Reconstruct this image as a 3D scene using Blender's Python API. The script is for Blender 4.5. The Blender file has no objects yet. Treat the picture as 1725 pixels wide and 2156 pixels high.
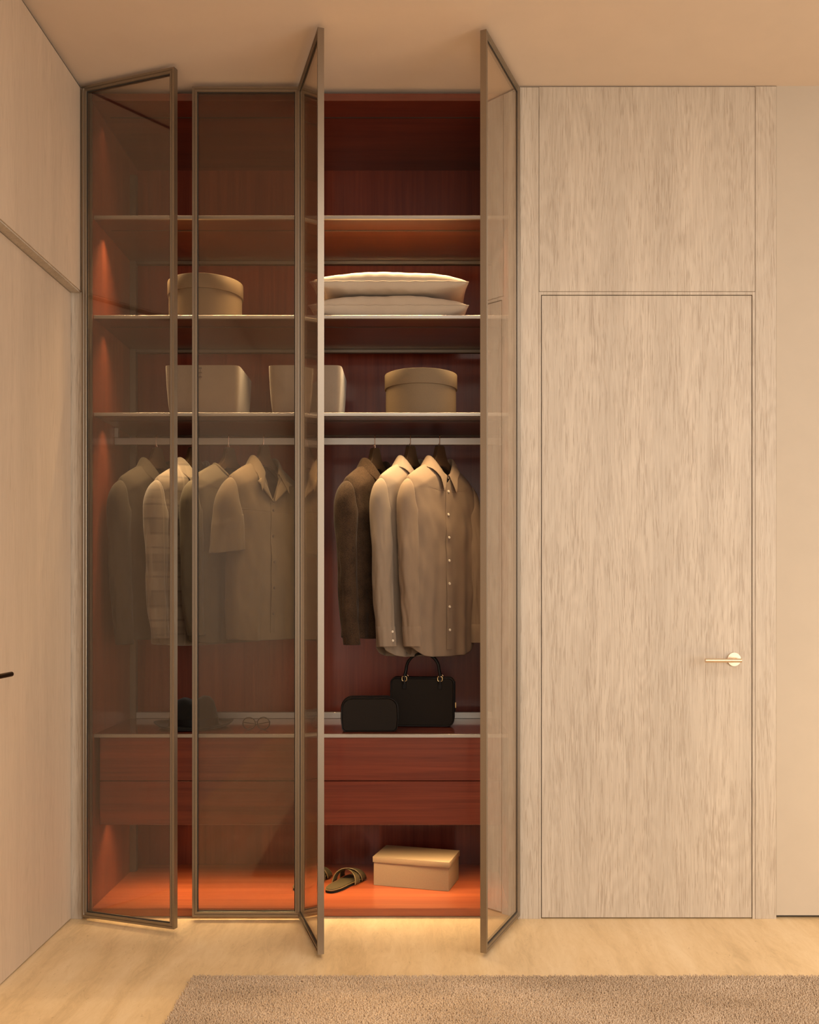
import bpy, bmesh, math, random
import numpy as np
from mathutils import Vector, Matrix, noise
PI = math.pi
A = math.radians
random.seed(7)
S = bpy.context.scene
C = S.collection
# ------------------------------------------------------------------ camera
FPX, CAM_D, EYE = 1985.0, 3.62, 1.249
cam = bpy.data.cameras.new('camera'); co = bpy.data.objects.new('camera', cam); C.objects.link(co)
cam.sensor_fit = 'HORIZONTAL'; cam.sensor_width = 36.0; cam.lens = FPX/1725*36
cam.shift_x = (862.5-880)/1725; cam.shift_y = (1250-1078)/1725
co.location = (0, -CAM_D, EYE); co.rotation_euler = (PI/2, 0, 0); cam.clip_start = .02
S.camera = co
# ------------------------------------------------------------------ light
w = bpy.data.worlds.new('world'); S.world = w; w.use_nodes = True
w.node_tree.nodes['Background'].inputs[0].default_value = (1, .8, .6, 1)
w.node_tree.nodes['Background'].inputs[1].default_value = .02
S.view_settings.view_transform = 'Standard'; S.view_settings.look = 'None'
S.view_settings.gamma = 1; S.view_settings.use_curve_mapping = False
S.view_settings.exposure = 0.0
WARM = (1, .76, .46); ROOMC = (1, .96, .90); LEDC = (1, .70, .36)
def area(name, loc, rot, sx, sy, power, col, spread=180):
    l = bpy.data.lights.new(name, 'AREA'); l.shape = 'RECTANGLE'; l.size = sx; l.size_y = sy
    l.energy = power; l.color = col; l.spread = math.radians(spread)
    o = bpy.data.objects.new(name, l); C.objects.link(o); o.location = loc; o.rotation_euler = rot
    return o
def aim(o, target):
    d = Vector(target) - o.location
    o.rotation_euler = d.to_track_quat('-Z', 'Y').to_euler()
wl = area('side_fill', (3.9, -3.4, 1.5), (0, 0, 0), 2.8, 2.4, 121, ROOMC); aim(wl, (0.2, -.5, 1.35))  # added soft main light from the right
rl = area('rear_light', (.6, -5.9, 1.7), (0, 0, 0), 2.4, 1.8, 38, ROOMC); aim(rl, (.3, 0, 1.4))
area('overhead_fill', (1.0, -3.1, 3.17), (0, 0, 0), 2.6, 2.4, 62, ROOMC)  # added overhead fill, brightens the floor more than the wardrobe; not a known lamp
def bulb(name, loc, power, r, col):
    l = bpy.data.lights.new(name, 'POINT'); l.energy = power; l.color = col; l.shadow_soft_size = r
    o = bpy.data.objects.new(name, l); C.objects.link(o); o.location = loc; return o
bulb('bedside_light', (2.25, -.75, .6), 17.0, .12, WARM)
LEDS = []                                            # filled where the strips are built
LED_W = 4.2

# ------------------------------------------------------------------ node helpers
def new_mat(name):
    m = bpy.data.materials.new(name); m.use_nodes = True
    nt = m.node_tree; nt.nodes.clear()
    out = nt.nodes.new('ShaderNodeOutputMaterial')
    b = nt.nodes.new('ShaderNodeBsdfPrincipled'); nt.links.new(b.outputs[0], out.inputs[0])
    return m, nt, b, out
def N(nt, t, **kw):
    n = nt.nodes.new(t)
    for k, v in kw.items(): setattr(n, k, v)
    return n
def coords(nt, scale=(1, 1, 1), rot=(0, 0, 0), loc=(0, 0, 0)):
    tc = N(nt, 'ShaderNodeTexCoord'); mp = N(nt, 'ShaderNodeMapping')
    mp.inputs['Scale'].default_value = scale; mp.inputs['Rotation'].default_value = rot; mp.inputs['Location'].default_value = loc
    nt.links.new(tc.outputs['Object'], mp.inputs[0]); return mp.outputs[0]
def noi(nt, vec, scale, detail=3, rough=.5, dist=0):
    n = N(nt, 'ShaderNodeTexNoise'); nt.links.new(vec, n.inputs['Vector'])
    n.inputs['Scale'].default_value = scale; n.inputs['Detail'].default_value = detail
    n.inputs['Roughness'].default_value = rough; n.inputs['Distortion'].default_value = dist
    return n.outputs['Fac']
def ramp(nt, fac, stops):
    r = N(nt, 'ShaderNodeValToRGB'); nt.links.new(fac, r.inputs[0]); e = r.color_ramp.elements
    while len(e) < len(stops): e.new(.5)
    for el, (p, c) in zip(e, stops):
        el.position = p; el.color = (*c, 1) if len(c) == 3 else c
    return r.outputs[0]
def g(v): return (v, v, v)
def math_(nt, op, a, b=None, c=None):
    n = N(nt, 'ShaderNodeMath', operation=op)
    for i, v in enumerate((a, b, c)):
        if v is None: continue
        if isinstance(v, (int, float)): n.inputs[i].default_value = v
        else: nt.links.new(v, n.inputs[i])
    return n.outputs[0]
def mix(nt, fac, a, b, mode='MIX'):
    n = N(nt, 'ShaderNodeMix', data_type='RGBA', blend_type=mode)
    for i, v in ((0, fac), (6, a), (7, b)):
        if isinstance(v, (int, float)): n.inputs[i].default_value = v
        elif isinstance(v, tuple): n.inputs[i].default_value = (*v, 1)
        else: nt.links.new(v, n.inputs[i])
    return n.outputs[2]
def bump(nt, b, h, strength=.3, dist=.001):
    n = N(nt, 'ShaderNodeBump'); n.inputs['Strength'].default_value = strength; n.inputs['Distance'].default_value = dist
    nt.links.new(h, n.inputs['Height']); nt.links.new(n.outputs[0], b.inputs['Normal'])
def sep(nt, v):
    s = N(nt, 'ShaderNodeSeparateXYZ'); nt.links.new(v, s.inputs[0]); return s.outputs

# ------------------------------------------------------------------ materials
def oak(name, base=(.58, .44, .31), dark=(.40, .285, .185), pores=1.0, off=0):
    m, nt, b, o = new_mat(name)
    v1 = coords(nt, (9, 9, .45), loc=(off, off*.7, off*.3))
    big = noi(nt, v1, 1, 3, .5, .3)
    v2 = coords(nt, (150, 150, 5.5), loc=(off*3, 1, off))
    st = noi(nt, v2, 1, 5, .65, .6)
    # growth rings following a warped low frequency field
    vr = coords(nt, (4.2, 4.2, .55), loc=(off, 2, off))
    rg = noi(nt, vr, 1, 2, .5, .2)
    rings = math_(nt, 'SINE', math_(nt, 'MULTIPLY', rg, 210))
    rings = math_(nt, 'MULTIPLY_ADD', rings, .5, .5)
    v3 = coords(nt, (300, 300, 14), loc=(off, off, 3))
    po = noi(nt, v3, 1, 2, .5)
    gate = noi(nt, coords(nt, (22, 22, 2.0), loc=(off, 4, off)), 1, 3, .6)
    thr = math_(nt, 'SUBTRACT', math_(nt, 'MULTIPLY_ADD', po, 1.0, math_(nt, 'MULTIPLY', gate, .6)), .86)
    pm = math_(nt, 'MULTIPLY', math_(nt, 'MAXIMUM', thr, 0), 9*pores); pm = math_(nt, 'MINIMUM', pm, 1)
    c = mix(nt, ramp(nt, big, [(.35, g(0)), (.65, g(1))]), base, tuple(x*.9 for x in base))
    c = mix(nt, math_(nt, 'MULTIPLY', ramp(nt, st, [(.44, g(0)), (.68, g(1))]), .52*pores), c, dark)
    c = mix(nt, math_(nt, 'MULTIPLY', math_(nt, 'MULTIPLY', rings, gate), .5*pores), c, dark)
    c = mix(nt, math_(nt, 'MULTIPLY', pm, .75), c, dark)
    nt.links.new(c, b.inputs['Base Color']); b.inputs['Roughness'].default_value = .55
    h = math_(nt, 'SUBTRACT', math_(nt, 'MULTIPLY', st, .3), pm)
    bump(nt, b, h, .35*pores, .0008)
    return m
def redwood(name, axis, base=(.095, .012, .005), light=(.165, .028, .010)):
    m, nt, b, o = new_mat(name)
    sc = {'h': (.8, 14, 30), 'v': (26, 14, .8), 'f': (.9, 26, 26)}[axis]
    n1 = noi(nt, coords(nt, sc), 1, 4, .6, .5)
    n2 = noi(nt, coords(nt, tuple(s*5 for s in sc), loc=(3, 1, 2)), 1, 3, .6)
    f = math_(nt, 'MULTIPLY_ADD', n2, .35, math_(nt, 'MULTIPLY', n1, .75))
    nt.links.new(ramp(nt, f, [(.38, base), (.72, light)]), b.inputs['Base Color'])
    b.inputs['Roughness'].default_value = .4
    b.inputs['Coat Weight'].default_value = {'h': 1.0, 'v': .3, 'f': .6}[axis]; b.inputs['Coat Roughness'].default_value = .10 if axis == 'h' else .13
    b.inputs['Specular IOR Level'].default_value = .3
    b.inputs['Coat IOR'].default_value = 1.9 if axis == 'h' else 1.55
    bump(nt, b, n2, .05, .0004)
    return m
def plain(name, col, rough=.6, metal=0, var=.05, nsc=60, bmp=.1, sheen=0, coat=0, sc=(1, 1, 1), bd=.001):
    m, nt, b, o = new_mat(name)
    n = noi(nt, coords(nt, sc), nsc, 4, .6)
    nt.links.new(ramp(nt, n, [(.3, tuple(x*(1-var) for x in col)), (.7, tuple(min(1, x*(1+var)) for x in col))]), b.inputs['Base Color'])
    b.inputs['Roughness'].default_value = rough; b.inputs['Metallic'].default_value = metal
    if sheen: b.inputs['Sheen Weight'].default_value = sheen; b.inputs['Sheen Roughness'].default_value = .5
    if 'leather' in name or 'black' in name: b.inputs['Specular IOR Level'].default_value = .12
    if coat: b.inputs['Coat Weight'].default_value = coat
    if bmp: bump(nt, b, n, bmp, bd)
    return m
def cloth(name, col, var=.12, weave=900, sheen=.3, fuzz=0):
    m, nt, b, o = new_mat(name)
    v = coords(nt)
    n1 = noi(nt, v, weave, 2, .7); n2 = noi(nt, v, 18, 3, .5)
    f = math_(nt, 'MULTIPLY_ADD', n1, .7, math_(nt, 'MULTIPLY', n2, .3))
    nt.links.new(ramp(nt, f, [(.32, tuple(x*(1-var) for x in col)), (.68, tuple(x*(1+var) for x in col))]), b.inputs['Base Color'])
    b.inputs['Roughness'].default_value = .9; b.inputs['Sheen Weight'].default_value = sheen
    b.inputs['Sheen Roughness'].default_value = .45
    b.inputs['Specular IOR Level'].default_value = .15
    bump(nt, b, n1, .35, .0008)
    return m
def plaid(name):
    m, nt, b, o = new_mat(name)
    v = coords(nt); x, y, z = sep(nt, v)
    def bands(c, per, ph, lo, hi):
        s = math_(nt, 'SINE', math_(nt, 'MULTIPLY_ADD', c, 2*PI/per, ph))
        return ramp(nt, math_(nt, 'MULTIPLY_ADD', s, .5, .5), [(lo, g(0)), (hi, g(1))])
    hz = bands(z, .145, .5, .45, .6); hx = bands(x, .10, 1.3, .45, .6)
    fz = bands(z, .0575, 2.2, .93, .97); fx = bands(x, .05, .3, .93, .97)
    c = mix(nt, hz, (.17, .125, .082), (.10, .072, .046))
    c = mix(nt, math_(nt, 'MULTIPLY', hx, .45), c, (.12, .085, .055))
    c = mix(nt, math_(nt, 'MULTIPLY', fz, .6), c, (.05, .035, .025))
    c = mix(nt, math_(nt, 'MULTIPLY', fx, .5), c, (.22, .165, .11))
    n = noi(nt, v, 800, 2, .7)
    c = mix(nt, math_(nt, 'MULTIPLY', n, .5), c, (.10, .07, .045))
    nt.links.new(c, b.inputs['Base Color']); b.inputs['Roughness'].default_value = .9
    b.inputs['Sheen Weight'].default_value = .3
    bump(nt, b, n, .5, .001)
    return m
def glass_mat(name, ior=.047, tint=(.90, .885, .865)):
    m = bpy.data.materials.new(name); m.use_nodes = True; nt = m.node_tree; nt.nodes.clear()
    out = N(nt, 'ShaderNodeOutputMaterial'); mx = N(nt, 'ShaderNodeMixShader')
    tr = N(nt, 'ShaderNodeBsdfTransparent'); tr.inputs[0].default_value = (*tint, 1)
    gl = N(nt, 'ShaderNodeBsdfAnisotropic') if False else N(nt, 'ShaderNodeBsdfGlossy')
    gl.inputs['Color'].default_value = (.98, .90, .81, 1); gl.inputs['Roughness'].default_value = .05
    lw = N(nt, 'ShaderNodeLayerWeight'); lw.inputs['Blend'].default_value = .5
    f = math_(nt, 'MULTIPLY_ADD', math_(nt, 'POWER', lw.outputs['Facing'], 2.4), 1-ior, ior)
    nt.links.new(f, mx.inputs[0])
    nt.links.new(tr.outputs[0], mx.inputs[1]); nt.links.new(gl.outputs[0], mx.inputs[2])
    nt.links.new(mx.outputs[0], out.inputs[0]); return m
def travertine():
    m, nt, b, o = new_mat('travertine')
    warp = noi(nt, coords(nt, (1.2, .5, 1)), 1.5, 3, .5)
    v = coords(nt, (6, .9, 1), rot=(0, 0, .06)); n1 = noi(nt, v, 1, 6, .62, .7)
    v2 = coords(nt, (26, 6.5, 1)); n2 = noi(nt, v2, 1, 7, .78, 1.4)
    v3 = coords(nt, (110, 55, 1)); n3 = noi(nt, v3, 1, 3, .6, 1.0)
    f = math_(nt, 'MULTIPLY_ADD', n2, .4, math_(nt, 'MULTIPLY', n1, .6))
    c = ramp(nt, f, [(.34, (.58, .41, .215)), (.5, (.76, .56, .315)), (.66, (.86, .67, .42))])
    pits = ramp(nt, n3, [(.66, g(0)), (.74, g(1))])
    c = mix(nt, math_(nt, 'MULTIPLY', pits, .7), c, (.44, .28, .13))
    nt.links.new(c, b.inputs['Base Color']); b.inputs['Roughness'].default_value = .42
    bump(nt, b, math_(nt, 'SUBTRACT', math_(nt, 'MULTIPLY', n2, .3), pits), .12, .001)
    return m
M = {}
M['oak'] = oak('light_oak', (.60, .51, .40), (.385, .305, .225))
M['oak2'] = oak('light_oak_strip', (.60, .51, .40), (.385, .305, .225), 1.0, 5.3)
M['veneer'] = oak('smooth_oak_veneer', (.61, .47, .34), (.46, .34, .235), .45, 2.1)
M['red_h'] = redwood('mahogany_horizontal', 'h'); M['red_v'] = redwood('mahogany_vertical', 'v', (.115, .015, .006), (.195, .034, .013))
M['red_u'] = redwood('mahogany_shelf', 'h', (.055, .012, .004), (.09, .022, .008))
M['red_u'].node_tree.nodes['Principled BSDF'].inputs['Coat Roughness'].default_value = .24
M['red_u'].node_tree.nodes['Principled BSDF'].inputs['Coat IOR'].default_value = 2.1
M['red_d'] = redwood('mahogany_drawer', 'h', (.10, .014, .006), (.19, .034, .013))
M['red_d'].node_tree.nodes['Principled BSDF'].inputs['Coat Weight'].default_value = .3
M['red_d'].node_tree.nodes['Principled BSDF'].inputs['Coat IOR'].default_value = 1.5
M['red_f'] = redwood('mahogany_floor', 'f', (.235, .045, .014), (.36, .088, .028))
M['red_s'] = redwood('mahogany_side', 'v', (.14, .030, .013), (.22, .052, .022))
M['bronze'] = plain('champagne_metal', (.335, .285, .225), .40, 1, .05, 500, .05)
M['steel'] = plain('satin_nickel', (.40, .37, .33), .45, 1, .03, 500, .04)
M['frame'] = plain('dim_bronze_frame', (.19, .155, .12), .5, 1, .03, 500, .04)
M['dark'] = plain('dark_gasket_and_shade', (.03, .024, .018), .7)  # gasket tone, also used as painted shade above the left panel
M['handle'] = plain('brass_handle', (.80, .64, .47), .33, 1, .02, 400, 0)
M['dhandle'] = plain('dark_bronze_handle', (.10, .06, .035), .35, 1, .02, 400, 0)
M['plaster'] = plain('beige_plaster', (.50, .42, .325), .85, 0, .02, 8, .04)
M['ceiling'] = plain('ceiling_paint', (.66, .53, .41), .9, 0, .02, 6, .03)
M['travertine'] = travertine()
M['glass'] = glass_mat('bronze_tinted_glass')
M['card'] = plain('kraft_card', (.27, .185, .108), .6, 0, .05, 260, .1)
M['card2'] = plain('tan_leatherette', (.195, .138, .082), .6, 0, .05, 300, .12)
M['felt'] = cloth('basket_felt', (.24, .185, .135), .1, 700)
M['linen'] = cloth('pillow_linen', (.50, .405, .305), .07, 900, .1)
M['shirt'] = cloth('sand_shirt_cotton', (.25, .188, .134), .08, 1300, .08)
M['shirt2'] = cloth('tan_shirt_cotton', (.225, .158, .106), .08, 1300, .08)
M['wool'] = cloth('brown_wool', (.040, .022, .011), .85, 420, .06)
M['coat'] = cloth('dark_wool', (.035, .027, .018), .3, 500, .08)
M['tee'] = cloth('dark_jersey', (.075, .058, .038), .1, 900, .06)
M['polo'] = cloth('olive_brown_cloth', (.10, .07, .042), .1, 900, .08)
M['plaid'] = plaid('brown_plaid')
M['button'] = plain('pearl_button', (.75, .66, .52), .3, 0, .03, 100, 0)
M['dbutton'] = plain('dark_button', (.05, .035, .025), .35, 0, .03, 100, 0)
M['hangerwood'] = plain('dark_hanger_wood', (.07, .038, .018), .38, 0, .15, 30, .03, 0, .3)
M['copper'] = plain('copper_wire', (.75, .50, .36), .25, 1, .02, 300, 0)
M['leather'] = plain('black_leather', (.012, .008, .005), .55, 0, .2, 700, .25)
M['leather_trim'] = plain('black_leather_edge', (.010, .008, .007), .35, 0, .2, 700, .1)
M['gold'] = plain('aged_brass', (.55, .38, .18), .3, 1, .03, 200, 0)
M['hat'] = cloth('black_felt', (.008, .007, .006), .3, 600, .15)
M['hatband'] = plain('black_ribbon', (.006, .005, .005), .4, 0, .1, 900, .1)
M['sole'] = plain('black_sole', (.012, .010, .008), .6)
M['olive'] = plain('olive_leather', (.07, .05, .024), .42, 0, .1, 400, .15)
M['olive_edge'] = plain('ochre_edge', (.15, .095, .034), .45, 0, .1, 300, .1)
M['wire'] = plain('dark_spectacle_wire', (.014, .010, .007), .4, 0, .02, 100, 0)
M['lens'] = glass_mat('clear_lens', .04, (.95, .93, .88))
M['thread'] = plain('dark_thread', (.05, .035, .025), .8)
def rugmat():
    m, nt, b, o = new_mat('rug_wool')
    v = coords(nt); n1 = noi(nt, v, 260, 2, .6); n2 = noi(nt, coords(nt, (1, 2.5, 1)), 2.4, 3, .55, .4)
    f = math_(nt, 'MULTIPLY_ADD', n1, .45, math_(nt, 'MULTIPLY', n2, .55))
    c = ramp(nt, f, [(.34, (.42, .29, .175)), (.5, (.55, .40, .26)), (.66, (.66, .50, .345))])
    nt.links.new(c, b.inputs['Base Color']); b.inputs['Roughness'].default_value = 1
    b.inputs['Sheen Weight'].default_value = .2; return m
M['rug'] = rugmat()

# ------------------------------------------------------------------ mesh helpers
def link(o, parent=None, world=False):
    C.objects.link(o)
    if parent is not None:
        o.parent = parent
        if world:
            bpy.context.view_layer.update() if False else None
            mw = Matrix.LocRotScale(parent.location, parent.rotation_euler, None)
            p = parent
            if p.parent is not None: mw = Matrix.Identity(4)
            o.matrix_parent_inverse = mw.inverted()
    return o
def obj(name, bm, mat, parent=None, smooth=False, world=True, angle=35):
    me = bpy.data.meshes.new(name); bm.normal_update(); bm.to_mesh(me); bm.free()
    me.materials.append(mat)
    if smooth:
        me.polygons.foreach_set('use_smooth', [True]*len(me.polygons))
        try: me.set_sharp_from_angle(angle=math.radians(angle))
        except Exception: pass
    return link(bpy.data.objects.new(name, me), parent, world)
def tag(o, label=None, cat=None, group=None, kind=None):
    if label: o['label'] = label
    if cat: o['category'] = cat
    if group: o['group'] = group
    if kind: o['kind'] = kind
    return o
def empty(name, loc, rz=0, label=None, cat=None, group=None, kind=None):
    o = bpy.data.objects.new(name, None); C.objects.link(o); o.location = loc; o.rotation_euler = (0, 0, rz)
    o.empty_display_size = .05
    return tag(o, label, cat, group, kind)
def box(bm, x0, x1, y0, y1, z0, z1, bev=0, seg=2):
    r = bmesh.ops.create_cube(bm, size=1)
    vs = r['verts']
    for v in vs:
        v.co = Vector(((x0+x1)/2+v.co.x*(x1-x0), (y0+y1)/2+v.co.y*(y1-y0), (z0+z1)/2+v.co.z*(z1-z0)))
    if bev:
        es = list({e for v in vs for e in v.link_edges})
        bmesh.ops.bevel(bm, geom=es, offset=bev, segments=seg, affect='EDGES', profile=.6)
    return bm
def bxo(name, x0, x1, y0, y1, z0, z1, mat, parent=None, bev=0, seg=2, world=True):
    return obj(name, box(bmesh.new(), x0, x1, y0, y1, z0, z1, bev, seg), mat, parent, False, world)
def prism(bm, pts, axis, a0, a1, bev=0, seg=2):
    """extrude a 2D outline; axis 'y': pts are (x,z), 'z': (x,y)"""
    def P(p, a): return Vector((p[0], a, p[1])) if axis == 'y' else Vector((p[0], p[1], a))
    A = [bm.verts.new(P(p, a0)) for p in pts]; B = [bm.verts.new(P(p, a1)) for p in pts]
    n = len(pts); fa = bm.faces.new(A); fb = bm.faces.new(B[::-1])
    for i in range(n): bm.faces.new((A[i], B[i], B[(i+1) % n], A[(i+1) % n]))
    bmesh.ops.recalc_face_normals(bm, faces=bm.faces[:])
    if bev:
        es = [e for e in bm.edges if (e.verts[0] in A and e.verts[1] in A) or (e.verts[0] in B and e.verts[1] in B)]
        bmesh.ops.bevel(bm, geom=es, offset=bev, segments=seg, affect='EDGES')
    return bm
def lathe(bm, prof, n=64, cx=0, cy=0):
    rows = []
    for r, z in prof:
        if r < 1e-5: rows.append([bm.verts.new((cx, cy, z))]*n)
        else: rows.append([bm.verts.new((cx+r*math.cos(2*PI*i/n), cy+r*math.sin(2*PI*i/n), z)) for i in range(n)])
    for a, b in zip(rows, rows[1:]):
        for i in range(n):
            j = (i+1) % n
            f = [a[i], a[j], b[j], b[i]]; u = []
            for v in f:
                if v not in u: u.append(v)
            if len(u) > 2:
                try: bm.faces.new(u)
                except ValueError: pass
    bmesh.ops.recalc_face_normals(bm, faces=bm.faces[:])
    return bm
def tube(bm, pts, rad, n=10, cap=True, flat=1.0):
    pts = [Vector(p) for p in pts]; rows = []
    rads = rad if isinstance(rad, (list, tuple)) else [rad]*len(pts)
    up = None
    for i, p in enumerate(pts):
        t = (pts[min(i+1, len(pts)-1)]-pts[max(i-1, 0)]).normalized()
        if up is None: up = Vector((0, 0, 1)) if abs(t.z) < .9 else Vector((0, 1, 0))
        s = t.cross(up).normalized(); up = s.cross(t).normalized()
        rows.append([bm.verts.new(p+(s*math.cos(2*PI*k/n)+up*flat*math.sin(2*PI*k/n))*rads[i]) for k in range(n)])
    for a, b in zip(rows, rows[1:]):
        for k in range(n): bm.faces.new((a[k], a[(k+1) % n], b[(k+1) % n], b[k]))
    if cap: bm.faces.new(rows[0][::-1]); bm.faces.new(rows[-1])
    bmesh.ops.recalc_face_normals(bm, faces=bm.faces[:])
    return bm
def rrect(w, h, r, n=6, cx=0, cz=0, rb=None):
    rb = r if rb is None else rb; pts = []
    for (sx, sz, a0, rr) in ((1, 1, 0, r), (-1, 1, PI/2, r), (-1, -1, PI, rb), (1, -1, 1.5*PI, rb)):
        for k in range(n+1):
            a = a0+PI/2*k/n
            pts.append((cx+sx*(w/2-rr)+rr*math.cos(a), cz+sz*(h/2-rr)+rr*math.sin(a)))
    return pts
def grid_mesh(bm, P, close=False):
    R = [[bm.verts.new(p) for p in row] for row in P]
    for a, b in zip(R, R[1:]):
        n = len(a)
        for i in range(n if close else n-1): bm.faces.new((a[i], a[(i+1) % n], b[(i+1) % n], b[i]))
    return R
def solid(o, t, off=0):
    m = o.modifiers.new('s', 'SOLIDIFY'); m.thickness = t; m.offset = off; return o
def subd(o, lv=1):
    m = o.modifiers.new('d', 'SUBSURF'); m.levels = lv; m.render_levels = lv; return o

# ------------------------------------------------------------------ room shell
H = 3.2
def struct(o, label=None): return tag(o, label, None, None, 'structure')
struct(bxo('floor', -1.6, 4.6, -6.3, .9, -.08, 0, M['travertine']), 'beige travertine floor with long soft veins')
struct(bxo('ceiling', -1.6, 4.6, -6.3, .9, H, H+.08, M['ceiling']), 'smooth warm beige ceiling')
struct(bxo('wall_right', 4.5, 4.6, -6.3, .9, 0, H, M['plaster']))
struct(bxo('wall_rear', -1.6, 4.6, -6.3, -6.2, 0, H, M['plaster']))
# left wall: upper panel proud of the door below it
wl_ = struct(bxo('wall_left', -1.6, -1.345, -6.2, .9, 0, H-.0, M['veneer']), 'smooth oak veneered left wall')
bxo('wall_panel', -1.344, -1.291, -6.2, 0, 2.409, 3.184, M['veneer'], wl_, .0008, 1)
bxo('wall_panel', -1.344, -1.291, -6.2, -.93, 0, 2.405, M['veneer'], wl_, .0008, 1)
bxo('header_strip', -1.338, -1.296, -.93, -.001, 2.404, 2.4085, M['oak2'], wl_)
bxo('end_jamb', -1.344, -1.2905, .0, .62, .0, 2.4075, M['oak2'], wl_, .0008, 1)
bxo('end_jamb', -1.344, -1.2905, .0, .62, 2.4095, 3.19, M['veneer'], wl_, .0008, 1)
d2 = struct(bxo('door_2', -1.371+.027, -1.331, -.9, -.004, .004, 2.402, M['veneer'], None, .001, 1), 'smooth oak door in the left wall under a proud upper panel')
bm = bmesh.new(); box(bm, -1.331, -1.322, -.845-.026, -.845+.026, .97, 1.022, .002)
bxo('gap_shade_strip', -1.3445, -1.300, -6.2, .0, 3.1842, 3.1995, M['dark'], wl_)  # solid dark strip, paints the shade between panel top and ceiling
bm = bmesh.new(); box(bm, -1.331, -1.322, -.845-.026, -.845+.026, .97, 1.022, .002)
hd = obj('door_handle', bm, M['dhandle'], d2, True); hd['label'] = 'dark bronze lever handle'
bm = bmesh.new(); tube(bm, [(-1.331, -.845, .998), (-1.272, -.845, .998), (-1.270, -.843, .998), (-1.270, -.675, .998)], .0078, 20)
obj('lever', bm, M['dhandle'], hd, True)
# back wall: core, plaster and oak panelling
wb = struct(bxo('wall_back', .384, 4.5, .028, .12, 0, H, M['dark']), 'back wall with pale oak panelling and beige plaster')
bxo('plaster_panel', 1.3785, 4.5, .003, .028, .013, H, M['plaster'], wb)
bxo('wall_panel', .384, .4645, 0, .028, 0, 3.194, M['oak2'], wb, .0007, 1)
bxo('wall_panel', 1.2965, 1.377, 0, .028, 0, 3.197, M['oak2'], wb, .0007, 1)
bxo('wall_panel', .4660, 1.2950, 0, .028, 2.410, 3.195, M['oak'], wb, .0007, 1)
bm = bmesh.new(); box(bm, .4652, .4735, .001, .028, 0, 2.4085, .0005, 1); box(bm, 1.2855, 1.2958, .001, .028, 0, 2.4085, .0005, 1)
box(bm, .4735, 1.2855, .001, .028, 2.397, 2.4085, .0005, 1)
t1 = obj('door_frame', bm, M['oak'], wb)
d1 = struct(bxo('door_1', .4765, 1.2825, .0015, .026, .005, 2.394, M['oak'], None, .0008, 1), 'flush pale oak door with a slim brass lever')
bm = bmesh.new(); r = bmesh.ops.create_cone(bm, segments=48, radius1=.0258, radius2=.0258, depth=.007, cap_ends=True)
bmesh.ops.rotate(bm, verts=bm.verts, matrix=Matrix.Rotation(PI/2, 3, 'X')); bmesh.ops.translate(bm, verts=bm.verts, vec=(1.2135, -.0025, .997))
hd = obj('door_handle', bm, M['handle'], d1, True); hd['label'] = 'slim brass lever on a round rose'
bm = bmesh.new(); tube(bm, [(1.2135, -.004, .997), (1.2135, -.052, .997)], .0085, 24); obj('neck', bm, M['handle'], hd, True)
bm = bmesh.new(); tube(bm, [(1.224, -.056, .996), (1.087, -.056, .996)], .0074, 24); obj('lever', bm, M['handle'], hd, True)

# ------------------------------------------------------------------ wardrobe
W = empty('wardrobe', (-.45, .3, 0), 0, 'built-in dark red mahogany wardrobe with four slim bronze-framed glass doors', 'wardrobe')
XL, XR = -1.26, .353
YS, YR, YB = .04, .50, .62
FZ, TZ = .033, 3.152
struct(bxo('trim_1', -1.29, .384, .70, .72, 0, H, M['dark']))
sp = bxo('side_panel', XL-.024, XL, .02, YB, .0, 3.18, M['red_s'], W)
bxo('side_panel', XR, XR+.024, .02, YB, .0, 3.18, M['red_s'], W)
bxo('edge_profile', XL-.024, XL+.003, .012, .024, .0, 3.18, M['bronze'], W)
bxo('edge_profile', XR-.003, XR+.024, .012, .024, .0, 3.18, M['bronze'], W)
bxo('back_panel', XL, XR, YB, YB+.02, FZ, TZ, M['red_v'], W)
bxo('top_panel', XL, XR, .02, YB, TZ, 3.18, M['red_h'], W)
bxo('base_panel', XL, XR, .022, YB, .0025, FZ, M['red_f'], W, .001, 1)
bxo('mullion', -.4555, -.4365, .003, .020, .004, 3.178, M['dark'], W, .001, 1)
for x0 in (XL, XR-.028):
    bxo('upright', x0+.0005, x0+.0275, YR, YR+.028, FZ+.0005, 3.08, M['frame'], W, .001, 1)
def led(y, z, power, spr=96):
    o = bxo('light_strip', XL+.03, XR-.03, y-.003, y+.003, z-.001, z, M['dark'], W)
    n = 3; L = (XR-XL-.06)/n
    for k in range(n):
        area('strip_light', (XL+.03+L*(k+.5), y, z-.004), (0, 0, 0), L, .008, power/n, LEDC, spr)
SH = [(2.704, 2.717), (2.317, 2.330), (1.939, 1.952), (.690, .7035)]
for i, (z0, z1) in enumerate(SH):
    if i < 3:
        s = bxo('shelf', XL+.0005, XR-.0005, YS+.012, YR+.028, z0+.001, z1-.001, M['red_u'], W)
        rz = (z0-.014, z0+.0005) if i < 2 else (z0-.003, z0+.0005)
    else:
        s = bxo('worktop', XL+.0005, XR-.0005, YS+.012, YB-.001, z0+.0005, z1-.0005, M['red_h'], W)
        rz = (z1, z1+.027)
    bxo('edge_strip', XL+.001, XR-.001, YS, YS+.0119, z0, z1, M['steel'], s, .0008, 1)
    bxo('rear_rail', XL+.028, XR-.028, YR+.002, YR+.026, rz[0], rz[1], M['frame'] if i < 3 else M['steel'], s, .0008, 1)
for y, z, p in ((.15, TZ, LED_W*.45), (.16, 2.704, LED_W*3.4), (.16, 2.317, LED_W*1.6), (.15, 1.939, LED_W*1.7), (.20, .349, LED_W*1.5)):
    led(y, z, p, 112 if z < 1 else 96)
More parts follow.
